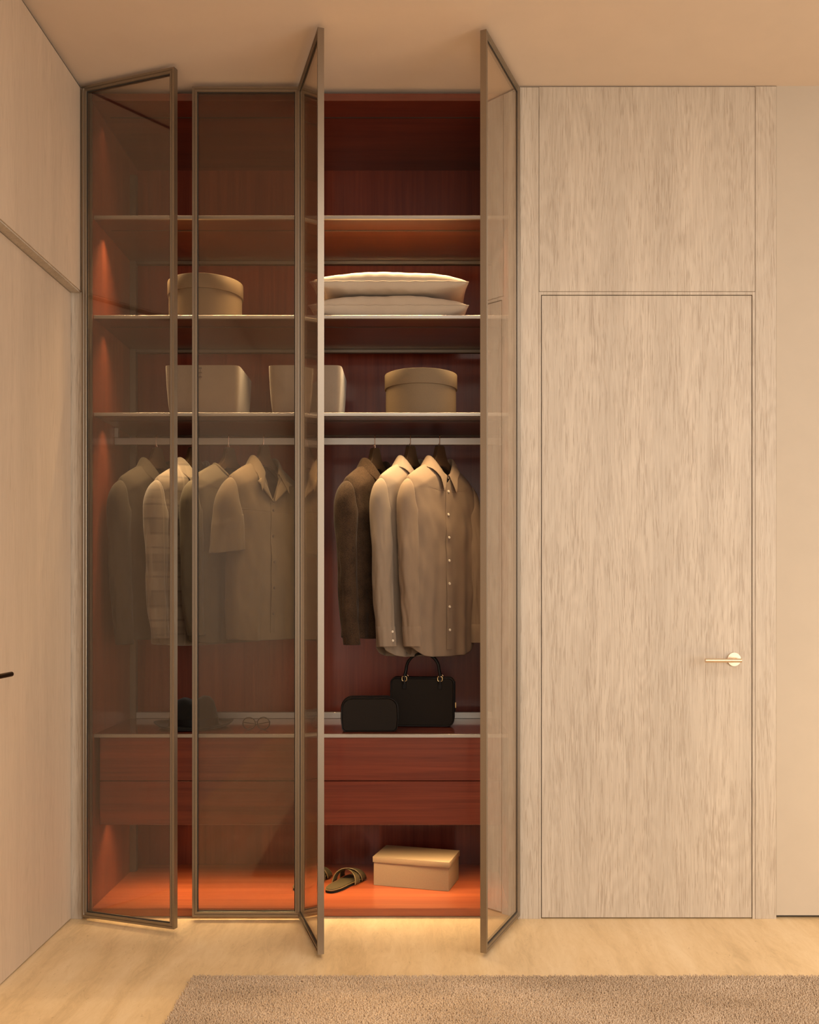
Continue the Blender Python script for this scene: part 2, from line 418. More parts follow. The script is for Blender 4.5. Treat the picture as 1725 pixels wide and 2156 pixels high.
# drawers
for z0, z1 in ((.5215, .689), (.349, .5185)):
    dr = bxo('drawer', XL+.022, XR-.022, YS+.010, YS+.030, z0, z1, M['red_d'], W, .0008, 1)
    bm = bmesh.new(); box(bm, XL+.04, XR-.04, YS+.030, YR, z0+.004, z1-.004)
    obj('drawer_box', bm, M['red_v'], dr)
# hanging rail
rl_ = bxo('hanging_rail', XL+.0005, XR-.0005, .292, .308, 1.867, 1.8965, M['steel'], W, .002, 2)
for x0 in (XL+.0005, XR-.0155):
    bxo('rail_bracket', x0, x0+.015, .290, .310, 1.8967, 1.938, M['steel'], rl_, .001, 1)

# glass doors
DW = .4115; DZ0, DZ1 = .016, 3.184; DT = .022
def door(hx, hinge_left, ang, label):
    """built closed with the hinge at local x = 0, then turned about the hinge"""
    sgn = 1 if hinge_left else -1
    root = empty('glass_door', (hx, -.001, 0), 0); root.parent = W
    root.matrix_parent_inverse = Matrix.Translation(W.location).inverted()
    prof = [(0, 0), (0, -DT), (.0075, -DT), (.009, -DT+.003), (.0125, -DT+.003), (.0135, -DT+.0012), (.0185, -DT+.0012), (.020, -DT+.007), (.020, -.004), (.0185, 0)]
    cs = [(0, DZ0, 1, 1), (DW, DZ0, -1, 1), (DW, DZ1, -1, -1), (0, DZ1, 1, -1)]
    bm = bmesh.new(); rows = []
    for cx, cz, dx, dz in cs: rows.append([bm.verts.new((sgn*(cx+dx*u), v, cz+dz*u)) for u, v in prof])
    n = len(prof)
    for a in range(4):
        A, B = rows[a], rows[(a+1) % 4]
        for k in range(n): bm.faces.new((A[k], B[k], B[(k+1) % n], A[(k+1) % n]))
    bmesh.ops.recalc_face_normals(bm, faces=bm.faces[:])
    root2 = obj('door_frame', bm, M['bronze'], root, False, False)
    a, b = sorted((sgn*.0175, sgn*(DW-.0175)))
    bxo('glass_pane', a, b, -.0145, -.0095, DZ0+.0175, DZ1-.0175, M['glass'], root, world=False)
    bm = bmesh.new(); q = .003
    for (u0, u1, z0, z1) in ((.0195, .0195+q, DZ0+.02, DZ1-.02), (DW-.0195-q, DW-.0195, DZ0+.02, DZ1-.02), (.0195, DW-.0195, DZ0+.0195, DZ0+.0195+q), (.0195, DW-.0195, DZ1-.0195-q, DZ1-.0195)):
        x0, x1 = sorted((sgn*u0, sgn*u1)); box(bm, x0, x1, -.0165, -.0147, z0, z1)
    obj('gasket', bm, M['dark'], root, False, False)
    root.rotation_euler = (0, 0, math.radians(-ang*sgn)); root['label'] = label
    return root
door(-1.276, True, 19.4, 'leftmost glass door, slightly ajar')
door(-.4497, False, 0, 'second glass door, closed')
door(-.441, True, 73, 'third glass door, opened wide')
door(.372, False, 67.5, 'rightmost glass door, opened wide')

# ------------------------------------------------------------------ boxes, baskets, pillows
def hat_box(x, y, z, r, h, lid_h, label):
    t = empty('round_box', (x, y, z), 0, label, 'box')
    bm = lathe(bmesh.new(), [(0, .0005), (r-.007, .0005), (r-.005, .003), (r-.005, h-.02), (0, h-.02)], 72)
    obj('box_body', bm, M['card2'], t, True, False)
    bm = lathe(bmesh.new(), [(r-.0048, h-lid_h), (r-.0005, h-lid_h), (r, h-lid_h+.001), (r, h-.003), (r-.0008, h-.0008), (r-.003, h), (0, h), (0, h-.003), (r-.0048, h-.003), (r-.0048, h-lid_h)], 72)
    obj('lid', bm, M['card2'], t, True, False)
    return t
hat_box(-.871, .25, 2.3302, .152, .186, .058, 'tan round lidded box on the second shelf, behind the glass doors')
hat_box(.013, .25, 1.9522, .149, .190, .060, 'tan round lidded box on the third shelf, above the hanging shirts')
def basket(x, y, z, w, d, h, rz, label, stitch):
    t = empty('storage_basket', (x, y, z), rz, label, 'basket')
    rows = []; n = 64
    def outline(sw, sd, zz, e):
        out = []
        for k in range(n):
            a = 2*PI*(k+.5)/n; c, s = math.cos(a), math.sin(a)
            out.append(Vector((sw*math.copysign(abs(c)**e, c), sd*math.copysign(abs(s)**e, s), zz)))
        return out
    W2, D2 = w/2, d/2
    for (f, zz) in ((.78, .0008), (.84, .003), (.885, .012), (.92, .03), (.95, .07), (.975, .12), (1, h-.004), (.998, h), (.975, h), (.965, h-.01), (.93, .06), (.86, .012), (.80, .008)):
        rows.append(outline(W2*f, D2*f, zz, .16))
    rows.insert(0, [Vector((0, 0, .0008))]*n); rows.append([Vector((0, 0, .008))]*n)
    bm = bmesh.new(); grid_mesh(bm, rows, True)
    bmesh.ops.remove_doubles(bm, verts=bm.verts[:], dist=1e-5); bmesh.ops.recalc_face_normals(bm, faces=bm.faces[:])
    obj('basket_body', bm, M['felt'], t, True, False, 60)
    if stitch:
        bm = bmesh.new(); yy = -D2*.995
        def seg(x0, z0, x1, z1): tube(bm, [(x0, yy-.0004+.0 , z0), (x1, yy-.0004, z1)], .0008, 5)
        sx = -.005
        seg(sx, h-.008, sx, h-.056)
        for k, zz in enumerate((h-.012, h-.030, h-.047)):
            seg(sx-.006, zz, sx+.006, zz); seg(sx-.005, zz-.004, sx-.002, zz+.003); seg(sx+.003, zz+.004, sx+.006, zz-.003)
        obj('stitching', bm, M['thread'], t, False, False)['label'] = 'dark stitched mark on the basket front'
    return t
basket(-.861, .285, 1.9522, .300, .31, .206, 0, 'grey felt basket with a small stitched mark on its front', True)
basket(-.451, .285, 1.9522, .294, .31, .206, 0, 'plain grey felt basket between the stitched basket and the round box', False)

def pillow(x, y, z, a, b, t_, label, seed):
    t = empty('pillow', (x, y, z), 0, label, 'pillow')
    nu, nv = 72, 48
    def surf(u, v, s):
        # pinched corners, soft belly, a few puckers by the seam
        px = a*u*(1-.035*(1-v*v)**1.0*abs(u)**3); py = b*v*(1-.06*(1-u*u)*abs(v)**3)
        f = max(0, 1-abs(u)**3.4)**.62*max(0, 1-abs(v)**7)**.42
        nz = noise.noise(Vector((px*9+seed, py*9, s*3)))*.006*f
        puck = .0016*math.sin(u*31+seed)*math.exp(-((1-abs(v))/.16)**2)*(f > 0)
        zc = t_*.46
        return Vector((px, py, zc + s*(t_*.5*f)+nz+puck*(1-abs(u)**4) - (.012*(1-f)*(1 if seed else .0))))
    bm = bmesh.new()
    for s in (1, -1):
        P = [[surf(-1+2*i/nu, -1+2*j/nv, s) for i in range(nu+1)] for j in range(nv+1)]
        grid_mesh(bm, P)
    for v in bm.verts: v.co.z = max(v.co.z, .0005)
    bmesh.ops.remove_doubles(bm, verts=bm.verts[:], dist=.0004); bmesh.ops.recalc_face_normals(bm, faces=bm.faces[:])
    obj('cover', bm, M['linen'], t, True, False, 80)
    pts = []
    for k in range(4):
        for i in range(24):
            q = -1+2*i/24
            u, v = ((q, -1), (1, q), (-q, 1), (-1, -q))[k]; pts.append(surf(u*.999, v*.999, 1)+Vector((0, 0, .0005)))
    pts.append(pts[0]); bm = bmesh.new(); tube(bm, pts, .0022, 6, False)
    obj('piping', bm, M['linen'], t, True, False)
    return t
pillow(-.115, .285, 2.3302, .315, .20, .110, 'lower cream linen pillow, lying on the shelf', 0)
pillow(-.112, .285, 2.4415, .312, .20, .094, 'upper cream linen pillow, brightly lit, on top of its twin', 3.7)

# ------------------------------------------------------------------ hangers and garments
def shp(e, c): return math.copysign(abs(c)**e, c)
RX, RTOP = .3, 1.8965
def hanger(x, zn, rz, label, lift=.0):
    """zn: height of the collar line; the neck block stands above it"""
    t = empty('coat_hanger', (x, RX, zn), rz, label, 'hanger', 'dark wooden coat hangers on the rail')
    hw = .165
    up = [(-.013, .062), (-.019, .058), (-.030, .020), (-.040, .000), (-.062, -.020), (-.085, -.040), (-.12, -.066), (-.15, -.084), (-hw, -.104), (-hw-.002, -.114)]
    dn = [(-.15, -.106), (-.12, -.094), (-.085, -.072), (-.050, -.044), (-.022, -.026)]
    L = up+dn; pts = L+[(-a, b) for a, b in reversed(L)]
    bm = prism(bmesh.new(), pts, 'y', -.013, .013, .003, 2)
    for v in bm.verts:                      # shoulders broaden and curve forward
        k = min(1, abs(v.co.x)/hw); v.co.y = v.co.y*(1-.25*k)
    obj('hanger_body', bm, M['hangerwood'], t, True, False, 40)
    zt = RTOP-zn; c, s = math.cos(-rz), math.sin(-rz)
    def loc(yw, z, xw=0): return (xw*c-yw*s, xw*s+yw*c, z)
    pts = [(0, 0, .055), (0, 0, .080), loc(-.004, .090+.0, -.002), loc(-.010, zt-.045, -.006), loc(-.0125, zt-.03), loc(-.0125, zt-.008)]
    for k in range(0, 9):
        a = PI-PI*k/8; pts.append(loc(.0115*math.cos(a), zt+.0018+.010*math.sin(a)))
    pts += [loc(.0118, zt-.012)]
    bm = tube(bmesh.new(), pts, .0014, 8); obj('hook', bm, M['copper'], t, True, False)
    return t

def garment(name, x, zn, rz, P, label, cat):
    t = empty(name, (x, RX, zn), rz, label, cat)
    W2 = P.get('W', .205); T = P.get('T', .052); L = P.get('L', .78); dip = P.get('dip', .07)
    nw = P.get('nw', .068); nb = P.get('nb', .045); seed = P.get('seed', 0); mat = M[P['mat']]; fold = P.get('fold', .010)
    n = 96
    def keyrows(k):
        th = 2*PI*k/n - PI/2                      # k = 0 at front centre (-y)
        c, s = math.cos(th), math.sin(th); front = s < 0
        fr = max(0, -s)
        rim = Vector((nw*shp(.85, c), nb*s*1.0, 0))
        if front:
            q = 1-abs(rim.x)/nw
            rim.z = -dip*q**P.get('vp', 1.0); rim.y = -nb*.35 - (T*1.0-nb*.35)*min(1, q*1.5)
            if q < .12: rim.y = -nb*.35*q/.12 - (T-nb*.35)*min(1, q*1.5)
        else:
            rim.z = -.012*abs(s); rim.y = nb*abs(s)**.8*.9
        cx, sy = shp(.72, c), shp(.55, s)
        zf = -dip*1.06-.012
        k1 = Vector((W2*.93*cx, T*.92*sy, (-.058 if not front else -.058*(1-fr**3)+min(zf, -.07)*fr**3)-.018*abs(s)))
        k2 = Vector((W2*1.0*cx, T*1.0*sy, min(-.105, zf*1.12)*1.0 if front else -.105))
        k3 = Vector((W2*1.0*cx, T*1.02*sy, -.20))
        k4 = Vector((W2*.985*cx, T*1.05*sy, -.42))
        k5 = Vector((W2*P.get('hemw', .98)*cx, T*1.12*sy, -L + P.get('tail', .03)*abs(c)**3))
        return [rim, k1, k2, k3, k4, k5]
    segs = [8, 5, 8, 12, 18]
    cols = []
    for k in range(n):
        K = keyrows(k); col = []; th0 = 0
        for i, m in enumerate(segs):
            p0 = K[max(i-1, 0)]; p1 = K[i]; p2 = K[i+1]; p3 = K[min(i+2, 5)]
            for j in range(m):
                u = j/m
                p = p1.lerp(p2, u)
                if i < 2:
                    zc = -.072*(max(0, abs(p.x)-nw)/(W2-nw))**1.15
                    p.z = min(p.z, zc)
                    wt = (i+u)/2; th_ = 2*PI*k/n-PI/2; sn = math.sin(th_)
                    ys = (1-wt)+wt*abs(sn)**.55
                    yy_ = T*ys*min(1, math.sqrt(max(0, zc-p.z)/.06))
                    p.y = math.copysign(yy_, sn) if abs(sn) > 1e-6 else 0
                col.append(p)
        col.append(K[5]); cols.append(col)
    R = len(cols[0]); P3 = []
    for j in range(R):
        row = []
        for k in range(n):
            p = cols[k][j].copy(); th = 2*PI*k/n-PI/2
            dz = max(0, min(1, (-p.z-.08)/(L-.08)))
            amp = fold*dz**.8
            ph = seed*1.7
            wv = math.sin(p.x*62+ph+p.z*2.0)+.6*math.sin(p.x*104+2.1*ph-p.z*5)
            nzv = noise.noise(Vector((p.x*7+seed, p.z*3.0, math.sin(th)*1.5)))
            wr = noise.noise(Vector((p.x*26+p.z*9+seed*3, p.z*8-p.x*10, math.sin(th)*2)))
            sgy = -1 if math.sin(th) < 0 else 1
            p.y += sgy*(amp*wv*.45 + .012*nzv*dz + .0065*wr*min(1, dz*6)) + P.get('lean', 0)*dz
            p.x += .006*nzv*dz
            row.append(p)
        P3.append(row)
    bm = bmesh.new(); grid_mesh(bm, P3, True); bmesh.ops.recalc_face_normals(bm, faces=bm.faces[:])
    body = obj('body', bm, mat, t, True, False, 180); solid(body, P.get('thick', .0022)); subd(body, 1)
    # surface lookup for the front, used by placket, buttons and pockets
    def front(u, z):
        best = None
        for j in range(R):
            for k in list(range(0, n//4))+list(range(3*n//4, n)):
                p = P3[j][k]; d = (p.x-u)**2+(p.z-z)**2
                if best is None or d < best[0]: best = (d, p)
        return best[1]
    # sleeves
    sl = P.get('sleeve', .72); sr = P.get('sr', .044)
    for sd in (-1, 1):
        rings = []
        short = sl < .4
        f_ = P.get('out', 1.0)
        # (centre u, centre z, tilt, half height/width A, half depth B, centre y)
        if not short:
            K = [(W2-.014, -.140, 90, .068, T*.80, 0), (W2-.008, -.158, 62, .062, T*.88, -.001), (W2-.003, -.188, 32, .054, T*.92, -.003), (W2+.001, -.24, 6, sr, T*.95, -.006),
                 (W2+.008*f_, -.36, 0, sr*1.0, sr*.88, -.020), (W2+.010*f_, -.50, 0, sr*.95, sr*.85, -.026), (W2+.004*f_, -.62, 0, sr*.86, sr*.80, -.028), (W2-.004, -sl, 0, sr*.78, sr*.76, -.034)]
        else:
            K = [(W2-.014, -.140, 90, .068, T*.80, 0), (W2-.006, -.158, 64, .064, T*.95, -.002), (W2+.004, -.190, 38, .064, T*1.1, -.006), (W2+.016, -.25, 14, .066, .060, -.012),
                 (W2+.026, -sl, 8, .070, .064, -.018)]
        m = 40; fine = []
        for a, b in zip(K, K[1:]):
            st = max(3, int(abs(b[1]-a[1])/.015))
            for q in range(st):
                u = q/st; fine.append([a[i]*(1-u)+b[i]*u for i in range(6)])
        fine.append(list(K[-1]))
        def spt(row, a, kk=1.0):
            cu, z, tl, rA, rB, cy = row
            dz = min(1, max(0, (-z-.14)/.3)); t_ = A(tl)
            nv = noise.noise(Vector((math.cos(a)*1.2+seed+sd*5, math.sin(a)*1.2, z*4.5)))
            n2 = noise.noise(Vector((math.cos(a)*3+seed*2, math.sin(a)*3+sd, z*16)))
            n3 = noise.noise(Vector((math.cos(a)*5+seed*2+z*14, math.sin(a)*5+sd, z*9)))
            f = (1+(.24*nv+.10*n2+.09*n3)*dz)*kk
            ca = math.cos(a)*rA*f
            return Vector((sd*(cu+ca*math.cos(t_)), cy+rB*f*math.sin(a), z+ca*math.sin(t_)*(1 if tl > 20 or not short else -1)))
        rows = [[spt(r_, 2*PI*k/m) for k in range(m)] for r_ in fine]
        bm = bmesh.new(); grid_mesh(bm, rows, True)
        vs = [v for v in bm.verts][:m]; bmesh.ops.contextual_create(bm, geom=vs)
        bmesh.ops.recalc_face_normals(bm, faces=bm.faces[:])
        s_ = obj('sleeve', bm, mat, t, True, False, 180); solid(s_, .0022); subd(s_, 1)
        if P.get('cuff') and not short:
            L_ = fine[-1]; zb = -sl
            def at(dz_):
                q = min(len(fine)-1, max(0, len(fine)-1-dz_/.015)); i0 = int(q); i1 = min(i0+1, len(fine)-1); u = q-i0
                r_ = [fine[i0][i]*(1-u)+fine[i1][i]*u for i in range(6)]; return r_
            rows = [[spt(at(dz_), 2*PI*k/m, k_) for k in range(m)] for dz_, k_ in ((.072, 1.02), (.070, 1.055), (.04, 1.06), (.0, 1.065), (-.001, 1.0))]
            for k in range(m): rows[3][k].z -= .004; rows[4][k].z -= .004
            bm = bmesh.new(); grid_mesh(bm, rows, True); bmesh.ops.recalc_face_normals(bm, faces=bm.faces[:])
            obj('cuff', bm, mat, s_, True, False, 60)
            if sd < 0 and P.get('cuffbuttons'):
                for zz in (.052, .018):
                    bm = bmesh.new(); bmesh.ops.create_cone(bm, segments=16, radius1=.0052, radius2=.0045, depth=.0028, cap_ends=True)
                    a = -PI*.50
                    pos = spt(at(zz), a, 1.09); nrm = Vector((sd*math.cos(a), math.sin(a), 0))
                    bm.transform(Matrix.Translation(pos) @ nrm.to_track_quat('Z', 'Y').to_matrix().to_4x4())
                    obj('button', bm, M['button'], s_, True, False)
    # collar
    kind = P.get('collar', 'shirt')
    def rimp(k):
        p = Vector((0, 0, 0)); wn = P.get('rs', 5)
        for q in range(-wn, wn+1): p += P3[0][(k+q) % n]
        return p/(2*wn+1)
    if kind in ('shirt', 'coat', 'camp'):
        hs = P.get('stand', .026); fl = P.get('fall', .045); stop = P.get('cstop', 1)
        rows = [[] for _ in range(8)]
        ks = list(range(stop, n-stop+1))
        for k in ks:
            p = rimp(k); th = 2*PI*k/n-PI/2
            tg = rimp(k+1)-rimp(k-1); out = Vector((tg.y, -tg.x, 0)); out = out.normalized() if out.length > 1e-6 else Vector((0, -1, 0))
            frontness = max(0, -math.sin(th)); side = abs(math.cos(th))
            e = (k-stop)/(len(ks)-1); end = max(0, 1-min(e, 1-e)*2/.16)
            h = hs*(1-.55*frontness**3); f = fl*(1+.55*end) ; o = .006+.004*(1-frontness)
            up = Vector((0, 0, 1)); top = p+up*h+out*(-.002)
            spread = Vector((math.copysign(1, p.x) if abs(p.x) > 1e-4 else 0, -.15, 0))*(.030*end if kind != 'coat' else .038*end)
            rows[0].append(p+out*.001-up*.004); rows[1].append(p+up*h*.5-out*.001); rows[2].append(top-out*.0005)
            rows[3].append(top+up*.003+out*.003); rows[4].append(top+out*.009+up*.0)
            sl_ = Vector((0, 0, 0))
            lo = top-up*f; lo.z = max(lo.z, p.z-.06)
            rows[5].append(top+out*(.012+.006*side)-up*f*.35+spread*.35)
            rows[6].append(top+out*(.016+.012*side)-up*f*.7+spread*.7)
            rows[7].append(top+out*(.017+.020*side)-up*f*1.0+spread)
        bm = bmesh.new(); grid_mesh(bm, rows); bmesh.ops.recalc_face_normals(bm, faces=bm.faces[:])
        c_ = obj('collar', bm, mat, t, True, False, 180); solid(c_, .0026); subd(c_, 1)
    elif kind == 'rib':
        bm = bmesh.new(); tube(bm, [rimp(k)+Vector((0, -.001, .001)) for k in range(n+1)], .0065, 8, False, 1.0)
        obj('collar', bm, mat, t, True, False, 180)
    if P.get('lapel'):
        for sd in (-1, 1):
            a = Vector((sd*.046, -T*.80, -dip*.34)); b_ = Vector((sd*.002, -T-.010, -dip*1.02)); c1 = Vector((sd*.098, -T-.016, -dip*.54)); c2 = Vector((sd*.072, -T-.014, -dip*.46))
            bm = bmesh.new(); rows = []
            for i in range(9):
                u = i/8; L0 = a.lerp(b_, u); 
                L1 = c1.lerp(b_, u) if u > .0 else c1
                rows.append([L0.lerp(L1, j/6)+Vector((0, -.006*math.sin(PI*j/6)*(1-u), 0)) for j in range(7)])
            grid_mesh(bm, rows); bmesh.ops.remove_doubles(bm, verts=bm.verts[:], dist=1e-4); bmesh.ops.recalc_face_normals(bm, faces=bm.faces[:])
            solid(obj('lapel', bm, mat, t, True, False, 180), .003)
    # placket and buttons
    if P.get('placket'):
        z0 = -dip-.004; zs = [z0-(L-.03+z0)*i/40 for i in range(41)]; rows = []
        bestc = {}
        for z in zs:
            p = front(0, z); y = p.y
            rows.append([Vector((-.013, y-.0018, z)), Vector((-.0125, y-.0040, z)), Vector((0, y-.0045, z)), Vector((.0165, y-.0040, z)), Vector((.017, y-.0015, z))])
            bestc[z] = y
        bm = bmesh.new(); grid_mesh(bm, rows); bmesh.ops.recalc_face_normals(bm, faces=bm.faces[:])
        pl = obj('placket', bm, mat, t, True, False, 60)
        nbn = P.get('nbut', 7)
        for i in range(nbn):
            z = z0-.03-(L-.14+z0)*i/(nbn-1); y = front(0, z).y
            bm = bmesh.new(); bmesh.ops.create_cone(bm, segments=16, radius1=.0055, radius2=.0048, depth=.003, cap_ends=True)
            bm.transform(Matrix.Translation((.001, y-.0062, z)) @ Matrix.Rotation(PI/2, 4, 'X'))
            obj('button', bm, M[P.get('bmat', 'button')], pl, True, False)
    return t

shirt = dict(W=.197, T=.043, L=.80, dip=.085, mat='shirt2', placket=True, cuff=True, seed=1.3, fold=.015, tail=.045, stand=.026, fall=.048, sleeve=.745)
GN = 1.792
hangs = [('dark_coat', -1.085, 1.782, 52, dict(W=.185, T=.055, L=.72, dip=.10, mat='coat', placket=True, bmat='dbutton', nbut=4, seed=2.1, fold=.006, sleeve=.735, collar='coat', fall=.055, tail=.01, thick=.004), 'dark wool coat, leftmost garment on the rail, behind the ajar door', 'coat'),
  ('plaid_shirt', -.935, 1.782, 52, dict(W=.190, T=.055, L=.745, dip=.10, mat='plaid', placket=True, bmat='dbutton', nbut=5, seed=4.4, fold=.006, sleeve=.71, collar='coat', fall=.055, tail=.01, thick=.003), 'brown plaid overshirt between the dark coat and the collarless top', 'shirt'),
  ('crew_neck_top', -.785, 1.782, 50, dict(W=.195, T=.048, L=.735, dip=.08, vp=.6, nw=.075, mat='tee', seed=6.2, fold=.011, sleeve=.70, collar='rib', tail=.01), 'plain dark collarless top between the plaid overshirt and the short-sleeved shirt', 'top'),
  ('short_sleeved_shirt', -.640, 1.792, 53, dict(W=.192, T=.05, L=.735, dip=.165, vp=1.0, nw=.062, mat='polo', seed=8.8, fold=.010, sleeve=.375, collar='camp', lapel=True, cstop=9, placket=True, bmat='dbutton', nbut=5, fall=.055, tail=.01), 'olive brown short-sleeved shirt with an open notched collar', 'shirt'),
  ('wool_jacket', -.178, 1.780, 52, dict(W=.185, T=.054, L=.715, dip=.10, mat='wool', placket=True, bmat='dbutton', nbut=5, seed=3.3, fold=.005, sleeve=.735, collar='coat', fall=.055, tail=.01, thick=.004), 'dark brown heathered wool jacket left of the two sand shirts', 'jacket'),
  ('long_sleeved_shirt', -.030, 1.790, 51, dict(shirt, mat='shirt', seed=5.5, cuffbuttons=True), 'sand cotton shirt with a buttoned cuff, middle of the three right-hand garments', 'shirt'),
  ('long_sleeved_shirt', .091, 1.790, 46, dict(shirt, seed=9.1, fold=.014), 'tan cotton shirt with a full row of pearl buttons, rightmost on the rail', 'shirt')]
where = ['holding the dark wool coat', 'holding the plaid overshirt', 'holding the collarless top', 'holding the short-sleeved shirt', 'holding the brown wool jacket', 'holding the middle sand shirt', 'holding the rightmost tan shirt']
for (nm, x, zn, rz, P, lab, cat), wh in zip(hangs, where):
    hanger(x, zn+.012, A(rz), 'dark wooden hanger with a copper hook, '+wh)
    garment(nm, x, zn, A(rz), P, lab, cat)

# ------------------------------------------------------------------ bags on the worktop
ZW = .7037
t = empty('briefcase', (.020, .27, ZW), A(-4), 'slim black leather briefcase with two arched handles on the worktop', 'bag')
bm = prism(bmesh.new(), rrect(.262, .200, .022, 6, 0, .1015, .030), 'y', -.030, .030, .006, 3)
obj('case_body', bm, M['leather'], t, True, False, 40)
for yy in (-.031, .031):
    pts = [(a, yy, b) for a, b in rrect(.258, .196, .021, 6, 0, .1015, .029)]; pts.append(pts[0])
    obj('piping', tube(bmesh.new(), pts, .0028, 8, False), M['leather_trim'], t, True, False)
for yy in (-.034, .034):
    pts = [(-.073, yy, .175), (-.073, yy, .21)]
    for k in range(17):
        a = PI-PI*k/16; pts.append((.068*math.cos(a), yy*.6, .232+.068*math.sin(a)))
    pts += [(.073, yy, .21), (.073, yy, .175)]
    hn = obj('handle', tube(bmesh.new(), pts, .0052, 12), M['leather_trim'], t, True, False)
    for sx in (-.073, .073):
        bm = bmesh.new(); q = [(sx+a, yy*1.07, .197+b) for a, b in rrect(.019, .018, .004, 3)]; q.append(q[0])
        tube(bm, q, .0018, 8, False); obj('ring', bm, M['gold'], hn, True, False)
        bm = bmesh.new(); box(bm, sx-.0075, sx+.0075, yy*1.0-.003*math.copysign(1, -yy)*-1-.001, yy*1.0+.001, .155, .195, .001, 1); obj('tab', bm, M['leather_trim'], hn, True, False)
bm = bmesh.new()
pts = [(.1325, 0, .06), (.1325, 0, .185)]; tube(bm, pts, .003, 8); obj('zip', bm, M['leather_trim'], t, True, False)
bm = bmesh.new(); box(bm, .133, .139, -.003, .003, .075, .098, .001, 1); obj('zip_pull', bm, M['gold'], t, True, False)

t = empty('wash_bag', (-.192, .142, ZW), A(3), 'small rounded black leather pouch in front of the briefcase', 'bag')
out = []
for k in range(0, 13):
    a = PI*k/12*.5; out.append((.112-.042+.042*math.sin(a)*1.0, .134-.042+.042*math.cos(a)))
right = [(.070, .134)] + [(.070+.042*math.sin(PI/2*k/8), .092+.042*math.cos(PI/2*k/8)) for k in range(1, 9)] + [(.113, .05), (.109, .012), (.098, .0008)]
pts = right + [(-a, b) for a, b in reversed(right)]
bm = prism(bmesh.new(), pts, 'y', -.045, .045, .006, 3)
for v in bm.verts: v.co.y *= 1-.15*max(0, (v.co.z-.05)/.1)
obj('pouch_body', bm, M['leather'], t, True, False, 40)
for yy in (-.0, ):
    q = [(a*1.004, -.0, b*1.002+.0004) for a, b in right[:-1]]; q = [(-a, y, b) for a, y, b in reversed(q)]+q
    obj('zip', tube(bmesh.new(), q, .0022, 8, True, 1.6), M['leather_trim'], t, True, False)
for yy in (-.044, .044):
    q = [(a*.985, yy*(1-.15*max(0, (b-.05)/.1)), b*.985+.001) for a, b in right]; q = [(-a, y, b) for a, y, b in reversed(q)]+q
    obj('piping', tube(bmesh.new(), q, .0022, 8), M['leather_trim'], t, True, False)

# hat
t = empty('fedora_hat', (-.918, .245, ZW), A(8), 'black felt hat with a wide brim lying on the worktop', 'hat')
prof = [(.086, .012), (.090, .0125), (.120, .009), (.148, .012), (.157, .018), (.159, .021), (.156, .0225), (.146, .016), (.120, .013), (.106, .016), (.100, .022), (.096, .045), (.090, .080), (.081, .112), (.066, .130), (.044, .138), (.018, .137), (0, .136)]
bm = lathe(bmesh.new(), prof, 72)
for v in bm.verts:
    x, y, z = v.co; r = math.hypot(x, y)
    v.co.x = x*(1.0 if r > .1 else 1.0-.0); v.co.y = y*.95
    if z > .1: v.co.z -= .022*math.exp(-(x/.030)**2)*min(1, (z-.1)/.03)*(1 if abs(y) < .09 else 0) ; v.co.z -= .012*max(0, -x/.07)
    if r > .11: v.co.z += .012*abs(math.cos(math.atan2(y, x)))**3*((r-.11)/.05)
bmesh.ops.translate(bm, verts=bm.verts, vec=(0, 0, -min(v.co.z for v in bm.verts)+.0008))
obj('hat_body', bm, M['hat'], t, True, False, 60)
bm = lathe(bmesh.new(), [(.1012, .014), (.1012, .016), (.0978, .040), (.0955, .041)], 64)
for v in bm.verts: v.co.y *= .955
obj('hat_band', bm, M['hatband'], t, True, False)

# glasses
t = empty('eyeglasses', (-.647, .155, ZW), A(4), 'round wire-rimmed eyeglasses on the worktop right of the hat', 'glasses')
for sx in (-1, 1):
    ring = [(sx*.0285+.0245*math.cos(2*PI*k/40), 0-.004*math.sin(2*PI*k/40), .0262+.0245*math.sin(2*PI*k/40)) for k in range(41)]
    rm = obj('rim', tube(bmesh.new(), ring, .0019, 8, False), M['wire'], t, True, False)
    bm = bmesh.new(); bmesh.ops.create_cone(bm, segments=40, radius1=.0240, radius2=.0240, depth=.001, cap_ends=True)
    bm.transform(Matrix.Translation((sx*.0285, 0, .0262)) @ Matrix.Rotation(PI/2+.16, 4, 'X')); obj('lens', bm, M['lens'], rm, False, False)
    arm = [(sx*.053, .0, .030), (sx*.055, .006, .031), (sx*.050, .012, .029), (sx*.010, .030, .020), (-sx*.025, .034, .008), (-sx*.035, .035, .002)]
    obj('temple', tube(bmesh.new(), arm, .0015, 8), M['wire'], t, True, False)
obj('bridge', tube(bmesh.new(), [(-.005, 0, .030), (-.002, -.002, .033), (.002, -.002, .033), (.005, 0, .030)], .0016, 8), M['wire'], t, True, False)

# ------------------------------------------------------------------ bottom: shoe box and slippers
t = empty('shoe_box', (-.188, .311, FZ+.0003), math.atan2(-.088, .316), 'tan cardboard shoe box with a lid on the wardrobe floor', 'box')
Lb, Wb, Hb = .328, .19, .120
bxo('box_body', .003, Lb-.003, .003, Wb-.003, 0, Hb-.006, M['card'], t, .0015, 2, False)
bm = bmesh.new(); box(bm, -.0005, Lb+.0005, -.0005, Wb+.0005, Hb-.024, Hb, .002, 2)
top = [f for f in bm.faces if f.normal.z > .99 and f.calc_area() > .02]
r = bmesh.ops.inset_region(bm, faces=top, thickness=.006); 
for f in top:
    for v in f.verts: v.co.z -= .0012
obj('lid', bm, M['card'], t, True, False, 30)

